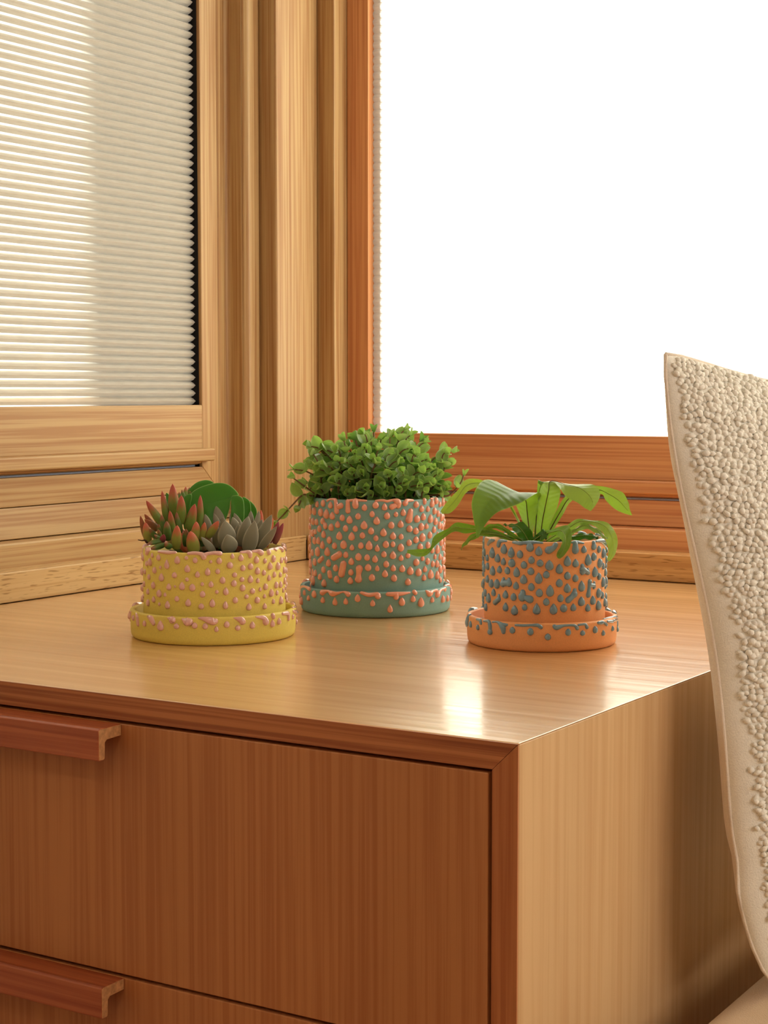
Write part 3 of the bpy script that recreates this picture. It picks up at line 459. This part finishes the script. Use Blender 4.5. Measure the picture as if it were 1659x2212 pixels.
def drip_geo(pl, ctr, R, zt, base):
    """variable-width bead of glaze that follows the wall and folds over the rim"""
    P = [Vector((base*0+p[0]*R, p[1], p[2])) for p in pl]
    n = max(8, 7*(len(P)-1)); Q = catmull(P, n)
    Q2 = []
    def ringpt(c, ang_t, rr, q):  # q across -1..1
        u = c.x - sin(ang_t)*rr*q; v = c.y + cos(ang_t)*rr*q
        return u, v
    V, Fc = [], []; m = 9
    ext = []
    for j in range(n):
        d = Q[min(j+1,n-1)]-Q[max(j-1,0)]; th = math.atan2(d.y, d.x); ext.append((Q[j].x, Q[j].y, max(Q[j].z*1.2,.0011), th))
    a0, a1 = ext[0], ext[-1]; caps0, caps1 = [], []
    for k in range(4):
        q = (1-k/4*1.0); s_ = sin(pi/2*(k+.15)/4.15); o = cos(pi/2*(k+.15)/4.15)
        caps0.append((a0[0]-cos(a0[3])*a0[2]*o, a0[1]-sin(a0[3])*a0[2]*o, a0[2]*s_, a0[3]))
        caps1.insert(0, (a1[0]+cos(a1[3])*a1[2]*o, a1[1]+sin(a1[3])*a1[2]*o, a1[2]*s_, a1[3]))
    allr = caps0+ext+caps1
    for (x, y, r, th) in allr:
        for i in range(m):
            q = -1+2*i/(m-1); h = r*.95*sqrt(max(0,1-q*q)) - .0003
            h = min(h, .0030 if y < zt-.004 else .0042)
            u = x - sin(th)*r*q; v = y + cos(th)*r*q
            a = base + u/R
            if v <= zt-.0015: rad, z = R+h, v
            else:
                dv = v-(zt-.0015); f = min(1, dv/.003); al = f*pi/2
                rad = R-.0015+(.0015+h)*cos(al) - max(0,dv-.003)*.9; z = zt-.0015+(.0015+h)*sin(al) - max(0,dv-.006)*.4
            V.append((ctr[0]+rad*cos(a), ctr[1]+rad*sin(a), ctr[2]+z))
    for j in range(len(allr)-1):
        for i in range(m-1):
            Fc.append((j*m+i, (j+1)*m+i, (j+1)*m+i+1, j*m+i+1))
    return V, Fc
def glaze(owner, ctr, R, zt, base, drops, drips, mat, seed, back, zlo, zhi, wmean):
    meshes = [drop_mesh('glaze_drop', p, mat) for p in (.25,.7,1.15)]
    rl = root_loc(owner)
    for d in drops.split():
        rel, z, w, h = [float(v) for v in d.split(',')]; a = base+radians(rel/10); z *= 1e-4; w *= 1e-4; h *= 1e-4
        k = 0 if h/w < 1.22 else (1 if h/w < 1.5 else 2)
        o = link('glaze_drop', meshes[k], owner, (ctr[0]+R*cos(a)-rl.x, ctr[1]+R*sin(a)-rl.y, ctr[2]+z-rl.z))
        o.rotation_euler = (0,0,a-pi/2); o.scale = (w, min(.0030, .42*min(w,h)), h)
    for dl in drips.split():
        pl = [(radians(float(p[0])/10), float(p[1])*1e-4, float(p[2])*1e-4) for p in (q.split(',') for q in dl.split('/'))]
        V, Fc = drip_geo(pl, ctr, R, zt, base); mesh('glaze_drip', V, Fc, mat, owner)
    # far side, not seen from the photograph's side: one mesh
    r = random.Random(seed); V, Fc = [], []; placed = []
    for _ in range(back*12):
        if len(placed) >= back: break
        rel = r.uniform(1.62, 2*pi-1.62); z = r.uniform(zlo, zhi)
        if any(((rel-q[0])*R)**2+(z-q[1])**2 < (wmean*1.35)**2 for q in placed): continue
        placed.append((rel, z)); w = wmean*r.uniform(.7,1.2); h = w*r.uniform(1.1,1.6); a = base+rel
        Mx = Matrix.Translation((ctr[0]+R*cos(a), ctr[1]+R*sin(a), ctr[2]+z)) @ Matrix.Rotation(a-pi/2,4,'Z') @ Matrix.Diagonal((w,.4*w,h,1))
        n0 = len(V); V += [Mx @ v.co for v in meshes[1].vertices]; Fc += [tuple(i+n0 for i in p.vertices) for p in meshes[1].polygons]
    for k in range(9):
        rel = 1.65+(2*pi-3.3)*(k+.5)/9+r.uniform(-.1,.1)
        v, f = drip_geo([(rel-.12,zt+.001,.0016),(rel,zt-.001,.003),(rel+.02,zt-.004-r.uniform(0,.006),.003)], ctr, R, zt, base)
        n0 = len(V); V += [Vector(q) for q in v]; Fc += [tuple(i+n0 for i in p) for p in f]
    o = mesh('glaze_drops', V, Fc, mat, owner); o['kind'] = 'stuff'
def pot_profile(R, z0, zt, wall=.0045):
    return [(R-.006,z0),(R-.0035,z0+.0006),(R-.0012,z0+.003),(R-.0004,z0+.007),(R,z0+.02),(R,zt-.0016),(R-.0006,zt-.0005),(R-.0018,zt),(R-wall+.0014,zt),(R-wall,zt-.0012),(R-wall,zt-.02)]
def saucer_profile(R, zt, wall=.0042):
    return [(R-.005,0),(R-.0022,.0005),(R-.0006,.0025),(R,.006),(R+.0006,zt-.0016),(R+.0001,zt-.0005),(R-.0011,zt),(R-wall+.001,zt),(R-wall,zt-.001),(R-wall-.0006,.008),(R-wall-.003,.0062),(R-wall-.008,.006)]
def planter(name, label, spec_, body_mat, drop_mat, drops, drips, sdrops, sdrips, slabel, back, wmean):
    (cx, cy, R, zt), (sx, sy, SR, szt), ang, sang = spec_
    s = empty('saucer', (sx, sy, TOP), slabel, 'saucer', None)
    body = lathe('saucer_dish', saucer_profile(SR, szt), (sx, sy, TOP), body_mat, s)
    glaze(body, (sx, sy, TOP), SR+.0004, szt, radians(sang), sdrops, sdrips, drop_mat, 7, 14, szt-.012, szt-.004, wmean*.8)
    p = empty(name, (cx, cy, TOP+.0062), label, 'potted plant')
    pot = lathe('pot', pot_profile(R, .0062, zt), (cx, cy, TOP), body_mat, p)
    glaze(pot, (cx, cy, TOP), R, zt, radians(ang), drops, drips, drop_mat, 11, back, .022, zt-.008, wmean)
    # soil, slightly lumpy
    r = random.Random(2); V = [(cx,cy,TOP+zt-.006)]; Fc = []
    for k in range(1,7):
        for i in range(40):
            a = 2*pi*i/40; rr = (R-.0047)*k/6; V.append((cx+rr*cos(a), cy+rr*sin(a), TOP+zt-.0085+r.uniform(-.0016,.0022)+.002*(1-k/6)))
    for i in range(40): Fc.append((0,1+i,1+(i+1) % 40))
    for k in range(5):
        for i in range(40):
            j = (i+1) % 40; Fc.append((1+k*40+i,1+(k+1)*40+i,1+(k+1)*40+j,1+k*40+j))
    mesh('soil', V, Fc, soil_mat, p)
    return p
yellow = ceramic('yellow_ceramic', srgb(226,204,98), .55, .35); pink = ceramic('pink_glaze', srgb(228,176,164), .12, .5, .03, 400, 0)
teal = ceramic('blue_green_ceramic', srgb(128,164,158), .6, .3); coral = ceramic('coral_glaze', srgb(236,160,136), .12, .5, .03, 400, 0)
orange = ceramic('orange_ceramic', srgb(240,168,112), .55, .35); slate = ceramic('slate_blue_glaze', srgb(114,152,176), .1, .5, .03, 400, 0)
SPY = ((.3401,-.6494,.0677,.0842),(.3390,-.6502,.0784,.0266),-52.35,-52.30)
SPB = ((.3697,-.4042,.0707,.1208),(.3680,-.4052,.0798,.0272),-57.87,-57.80)
SPO = ((.6294,-.5262,.0558,.0976),(.6272,-.5273,.0690,.0263),-63.54,-63.45)
py = planter('potted_succulents', 'yellow pot with pink glaze drops holding mixed red, grey and green succulents', SPY, yellow, pink, DROPS_Y, DRIPS_Y, DROPS_SY, DRIPS_SY, 'yellow saucer with pink drips under the succulent pot', 60, .0055)
pb = planter('potted_creeping_plant', 'tall blue-green pot with coral drops and small-leaved trailing plant, nearest the corner', SPB, teal, coral, DROPS_B, DRIPS_B, DROPS_SB, DRIPS_SB, 'blue-green saucer with coral drips under the tall middle pot', 100, .0062)
po = planter('potted_fern', 'orange pot with slate-blue drops and a broad strappy-leaved fern, nearest the pillow', SPO, orange, slate, DROPS_O, DRIPS_O, DROPS_SO, DRIPS_SO, 'orange saucer with slate-blue drips under the fern pot', 50, .0062)
CAMP = Vector(cam.location)

# ---- succulents
def succulent_mesh(name, mat, flat, wide, tipx, nS=12, nA=12):
    """unit leaf: base at z=0, tip at z=1, widest 1 across x"""
    V, Fc, E_ = [], [], []
    prof = []
    for k in range(nS+1):
        s = k/nS; prof.append(((s+.10)**wide)*((1-s)**tipx))
    mx = max(prof)
    for k in range(nS+1):
        s = k/nS; r = max(.5*prof[k]/mx, .004 if k == nS else 0)
        for i in range(nA):
            a = 2*pi*i/nA; V.append((r*cos(a), flat*r*sin(a)*(1.0 if sin(a) < 0 else .7) + .10*(s*s-s*.5)*(1 if flat > .4 else 1.8), s)); E_.append(abs(cos(a)) if k < nS else 1.0)
    for k in range(nS):
        for i in range(nA):
            j = (i+1) % nA; Fc.append((k*nA+i, k*nA+j, (k+1)*nA+j, (k+1)*nA+i))
    Fc.append(tuple(range(nA-1,-1,-1))); Fc.append(tuple(nS*nA+i for i in range(nA)))
    return me_data(name, V, Fc, mat, True, {'edge': E_})
SM = {'r': succ_mat('sedum_red_tip', srgb(118,142,60), srgb(190,92,72), .42, .92), 'o': succ_mat('sedum_olive_orange', srgb(158,160,76), srgb(212,112,84), .5, 1.05),
      'g': succ_mat('sedum_green', srgb(98,128,60), srgb(160,104,74), .65, 1.1), 'b': succ_mat('sedum_bronze', srgb(128,100,56), srgb(168,92,56), .2, .9),
      'p': succ_mat('sedum_plum', srgb(140,84,72), srgb(160,72,80), .2, .9), 'q': succ_mat('sedum_rust', srgb(190,110,72), srgb(206,96,66), .2, .9)}
SMESH = {k: succulent_mesh('leaf', m, .62, .5, .70) for k, m in SM.items()}
EMESH = succulent_mesh('leaf', succ_mat('grey_rosette_leaf', srgb(146,142,120), srgb(206,190,164), .90, 1.04, .55, 3), .36, .62, .85)
base_y = Vector((SPY[0][0], SPY[0][1], TOP))
def plant_leaf(mesh_data, parent, b, tip, w, hint, roll=0.0):
    v = Vector(tip)-Vector(b); L = v.length
    o = link('leaf', mesh_data, parent, base_y+Vector(b)-root_loc(parent))
    M3 = frame(v, hint)
    o.rotation_euler = (M3 @ Matrix.Rotation(roll,3,'Z')).to_euler(); o.scale = (w, w, L); return o
to_cam = (CAMP-base_y); to_cam.z = 0; to_cam.normalize()
r = random.Random(3)
sed = empty('sedum', (0,0,0)); sed.parent = py; sed.location = (0,0,0)
sed['label'] = 'clump of plump red-tipped green sedum leaves'
ech = empty('rosette', (0,0,0)); ech.parent = py; ech['label'] = 'grey-green pointed rosette succulent'
for t_ in SEDUM.split():
    q = t_.split(','); n_ = [float(v)*1e-4 for v in q[:7]]
    plant_leaf(SMESH[q[7]], sed, n_[:3], n_[3:6], n_[6], -to_cam, r.uniform(-.35,.35))
for t_ in ECHEV.split():
    n_ = [float(v)*1e-4 for v in t_.split(',')]
    plant_leaf(EMESH, ech, n_[:3], n_[3:6], n_[6], -to_cam, r.uniform(-.3,.3))
# leaves at the back of the pot
for k in range(22):
    a = radians(-52.35)+pi+r.uniform(-1.25,1.25); rr = r.uniform(.03,.055); bz = .078
    b = Vector((rr*.7*cos(a), rr*.7*sin(a), bz)); tp = Vector((rr*1.15*cos(a), rr*1.15*sin(a), bz+r.uniform(.016,.030)))
    plant_leaf(SMESH[r.choice('rgbq')], sed, b, tp, r.uniform(.010,.015), -to_cam, r.uniform(-.5,.5))
big_mat = leaf_mat('broad_succulent_leaf', srgb(88,152,56), srgb(176,204,120), srgb(92,150,58), srgb(110,190,50), .38, .32, .4)
kal = empty('broad_leaf_succulent', (0,0,0)); kal.parent = py
for pl in BIGLEAF.split():
    P = [Vector(p) for p in dec(pl)]; O = catmull(P, 56, True); c0 = sum(O, Vector())/len(O)
    nrm = Vector((0,0,0))
    for i in range(len(O)): nrm += (O[i]-c0).cross(O[(i+1) % len(O)]-c0)
    nrm.normalize()
    if nrm.dot(to_cam) < 0: nrm = -nrm
    V, Fc, E_ = [], [], []; rings = [(1,0),(.985,.5),(.93,.85),(.75,1),(.5,1.0),(.25,1.0)]
    n = len(O)
    size = max((o-c0).length for o in O)
    for sd in (1,-1):
        st = len(V)
        for k, h in rings:
            for o in O:
                dish = -.22*size*(k*k)
                V.append(base_y + c0+(o-c0)*k + nrm*(sd*.0011*h + dish*-.35)); E_.append(1 if k > .98 else .5*k)
        V.append(base_y+c0+nrm*(sd*.0011)); E_.append(0)
        for ri in range(len(rings)-1):
            for i in range(n):
                j = (i+1) % n; f = (st+ri*n+i, st+ri*n+j, st+(ri+1)*n+j, st+(ri+1)*n+i); Fc.append(f if sd > 0 else f[::-1])
        for i in range(n):
            f = (st+(len(rings)-1)*n+i, st+(len(rings)-1)*n+(i+1) % n, len(V)-1); Fc.append(f if sd > 0 else f[::-1])
    o = mesh('leaf', V, Fc, big_mat, kal, attrs={'edge': E_})
    bm = bmesh.new(); bm.from_mesh(o.data); bmesh.ops.recalc_face_normals(bm, faces=bm.faces[:]); bm.to_mesh(o.data); bm.free()
V, Fc = tube_geo(catmull([base_y+Vector(p) for p in dec(TWIG)], 10), [.0011-.00008*k for k in range(10)], 5); mesh('dry_root', V, Fc, twig_mat, py)

# ---- fern
fern_top = leaf_mat('fern_leaf', srgb(88,126,48), srgb(158,188,84), srgb(160,188,92), srgb(150,200,50), .27, .34, .6, vein=150)
fern_young = leaf_mat('fern_young_leaf', srgb(150,176,78), srgb(186,200,110), srgb(160,184,84), srgb(180,214,70), .35, .42, .4, vein=150)
fern_pale = leaf_mat('fern_pale_leaf', srgb(128,166,84), srgb(190,208,130), srgb(150,182,88), srgb(170,206,70), .28, .42, .6, vein=150)
fern_dark = leaf_mat('fern_dark_leaf', srgb(62,112,40), srgb(110,150,60), srgb(74,124,46), srgb(100,170,40), .32, .25, .5, vein=150)
rib_mat = plain('dark_midrib', srgb(92,62,38), .6, .3); rib_pale = plain('pale_midrib', srgb(150,170,90), .5, .3)
base_o = Vector((SPO[0][0], SPO[0][1], TOP))
fcam = (CAMP-base_o).normalized()
for fi, t_ in enumerate(FERN.split()):
    kd, e1, e2 = t_.split('|'); A = catmull(dec(e1), 40); B = catmull(dec(e2), 40); nA = 9; V, Fc, E_, VN = [], [], [], []; mid = []
    for j in range(40):
        wv = (B[j]-A[j]); cen = (A[j]+B[j])*.5
        tg = ((A[min(j+1,39)]+B[min(j+1,39)])-(A[max(j-1,0)]+B[max(j-1,0)])).normalized()
        nr = tg.cross(wv); nr = nr.normalized() if nr.length > 1e-9 else Vector((0,0,1))
        for i in range(nA):
            q = i/(nA-1); x = 2*q-1
            wave = .0009*sin(j*.75+(2 if x < 0 else 0))*abs(x)**2
            V.append(base_o + A[j].lerp(B[j], q) + nr*(wv.length*.10*(abs(x)-.5) + wave)); E_.append(abs(x)**3); VN.append(j/39 - .06*abs(x))
        mid.append(base_o+cen+nr*(-wv.length*.05))
    for j in range(39):
        for i in range(nA-1): Fc.append((j*nA+i, j*nA+i+1, (j+1)*nA+i+1, (j+1)*nA+i))
    s0 = (mid[10]-mid[9]).cross(B[10]-A[10]).dot(fcam) > 0
    if s0 != (fi in (0,1,2,12)): Fc = [f[::-1] for f in Fc]
    lf = mesh('leaf', V, Fc, {'u': fern_top, 'y': fern_young, 'p': fern_pale, 'd': fern_dark}[kd], po, attrs={'edge': E_, 'vein': VN})
    sgn = 1 if (mid[10]-mid[9]).cross(B[10]-A[10]).dot(fcam) > 0 else -1
    mid = [m_ + (mid[min(j+1,39)]-mid[max(j-1,0)]).cross(B[j]-A[j]).normalized()*sgn*.0005 for j, m_ in enumerate(mid)]
    g = tube_geo(mid[:36], [.00055*(1-k/40) for k in range(36)], 5); mesh('midrib', g[0], g[1], rib_mat if fi in (0,1,2,12) else rib_pale, lf)

# ---- creeping plant
vine_mat = leaf_mat('vine_leaf', srgb(146,178,108), srgb(214,222,184), srgb(176,196,142), srgb(166,206,88), .24, .40, .6)
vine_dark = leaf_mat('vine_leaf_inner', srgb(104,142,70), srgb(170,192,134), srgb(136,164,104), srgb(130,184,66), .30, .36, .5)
stem_mat = plain('vine_stem', srgb(122,92,62), .6, .3, var=.2, bscale=200)
def vine_leaf(name, mat, cup):
    V, Fc, E_ = [], [], []; nL, nW = 9, 7
    for k in range(nL):
        s = k/(nL-1); w = .47*(sin(pi*min(1,s*.93+.07))**.62)*(1-.25*s) if k < nL-1 else .004
        if k == 0: w = .10
        for i in range(nW):
            x = -1+2*i/(nW-1); V.append((w*x, s, cup*(x*x)*w*1.1 + .16*s*s - .05*s)); E_.append(max(abs(x), s*.9)**2)
    for k in range(nL-1):
        for i in range(nW-1): Fc.append((k*nW+i, k*nW+i+1, (k+1)*nW+i+1, (k+1)*nW+i))
    return me_data(name, V, Fc, mat, True, {'edge': E_})
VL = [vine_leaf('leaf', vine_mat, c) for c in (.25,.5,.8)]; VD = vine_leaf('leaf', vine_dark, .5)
base_b = Vector((SPB[0][0], SPB[0][1], TOP)); zs = .112
r = random.Random(8); stuffV, stuffF = [], []; nleaf = 0; stuffD = [[], []]
def leaf_matrix(p, tg, ang, L, lift):
    ref = Vector((0,0,1)) if abs(tg.z) < .9 else Vector((1,0,0))
    a = tg.cross(ref).normalized(); b = tg.cross(a); d = a*cos(ang)+b*sin(ang)
    y = (d*(1-lift)+tg*lift).normalized(); z = (tg - y*tg.dot(y)); z = z.normalized() if z.length > 1e-3 else Vector((0,0,1)); x = y.cross(z)
    M4 = Matrix((x,y,z)).transposed().to_4x4(); M4 = Matrix.Translation(p) @ M4 @ Matrix.Diagonal((L,L,L,1)); return M4
def add_stuff(dst, M4, me):
    n0 = len(dst[0]); dst[0].extend(M4 @ v.co for v in me.vertices); dst[1].extend(tuple(i+n0 for i in p.vertices) for p in me.polygons)
vcam = (CAMP-base_b).normalized()
def vine(pts, nodes_, size, objs, spacing=.0105, r0=.0012):
    global nleaf
    C_ = catmull(pts, 18); V, Fc = tube_geo(C_, [r0*(1-.5*k/17) for k in range(18)], 5); st = mesh('stem', V, Fc, stem_mat, pb)
    # walk back from the tip
    d = 0.0; k = 17; ang = r.uniform(0, pi); cnt = 0; want = 0.0; rl = root_loc(pb)
    L_acc = [0.0]
    for i in range(17,0,-1): L_acc.append(L_acc[-1]+(C_[i]-C_[i-1]).length)
    for nd in range(nodes_):
        want = .0015+nd*spacing*(.75+.25*min(nd,2))
        if want > L_acc[-1]*.92: break
        i = next(q for q in range(len(L_acc)) if L_acc[q] >= want); p = C_[17-i]; tg = (C_[min(17,18-i)]-C_[max(0,16-i)]).normalized(); tg = (tg + (vcam*.75+Vector((0,0,.25)))*(1.0 if nd < 3 else .5)).normalized()
        s = size*(.62,.95,1.08,1.0,.95,.9)[min(nd,5)]*r.uniform(.88,1.12); ang += pi/2+r.uniform(-.3,.3)
        for side in (0, pi):
            M4 = leaf_matrix(p, tg, ang+side+r.uniform(-.25,.25), s*r.uniform(.9,1.1), (.62,.38,.22,.15,.1,.1)[min(nd,5)]+r.uniform(-.08,.12))
            if cnt < objs and nleaf < 296:
                o = link('leaf', VL[r.randrange(3)], st); o.matrix_local = Matrix.Translation(-rl) @ M4; cnt += 1; nleaf += 1
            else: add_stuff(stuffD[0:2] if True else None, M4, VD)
for tp in TRAILS.split('  ') if False else TRAILS.split():
    vine([base_b+Vector(p) for p in dec(tp)], 5, .0145, 10, .014, .0013)
for tp in TIPS.split():
    tip = base_b+Vector(dec(tp)[0]); off = tip-base_b; hr = sqrt(off.x**2+off.y**2)
    q = min(.052, hr*.7)/max(hr,1e-4); b = base_b+Vector((off.x*q+r.uniform(-.012,.012), off.y*q+r.uniform(-.012,.012), zs))
    if hr > .062 and tip.z < TOP+.118: tip.z = max(tip.z, TOP+.105)
    h = max(tip.z-b.z, .012)
    m1 = b+Vector((off.x*.05, off.y*.05, h*.55)); m2 = b.lerp(tip,.6)+Vector((0,0,h*.32))
    vine([b,m1,m2,tip], 5, .0165, 4)
# far side and inner foliage
for k in range(40):
    a = radians(-57.87)+pi+r.uniform(-1.5,1.5); hr = r.uniform(.02,.085); ht = .076*sqrt(max(.05,1-(hr/.10)**2))*r.uniform(.75,1.0)
    tip = base_b+Vector((hr*cos(a), hr*sin(a), .115+ht)); b = base_b+Vector((hr*.5*cos(a), hr*.5*sin(a), zs))
    C_ = catmull([b, b.lerp(tip,.5)+Vector((0,0,.01)), tip], 8); g = tube_geo(C_, .0009, 4); n0 = len(stuffV); stuffV += g[0]; stuffF += [tuple(i+n0 for i in f) for f in g[1]]
    ang = r.uniform(0,pi)
    for nd in range(4):
        p = C_[7-nd*2]; tg = (C_[7]-C_[5]).normalized() if nd == 0 else (C_[8-nd*2]-C_[6-nd*2 if 6-nd*2 >= 0 else 0]).normalized(); ang += pi/2
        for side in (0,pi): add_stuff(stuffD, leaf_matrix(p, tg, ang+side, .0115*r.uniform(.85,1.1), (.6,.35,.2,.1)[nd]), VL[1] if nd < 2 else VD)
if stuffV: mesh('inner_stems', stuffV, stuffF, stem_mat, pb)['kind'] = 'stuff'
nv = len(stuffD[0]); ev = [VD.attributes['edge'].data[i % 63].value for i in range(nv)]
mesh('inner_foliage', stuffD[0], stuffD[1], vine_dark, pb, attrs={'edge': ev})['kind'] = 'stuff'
print('leaf objects', nleaf)
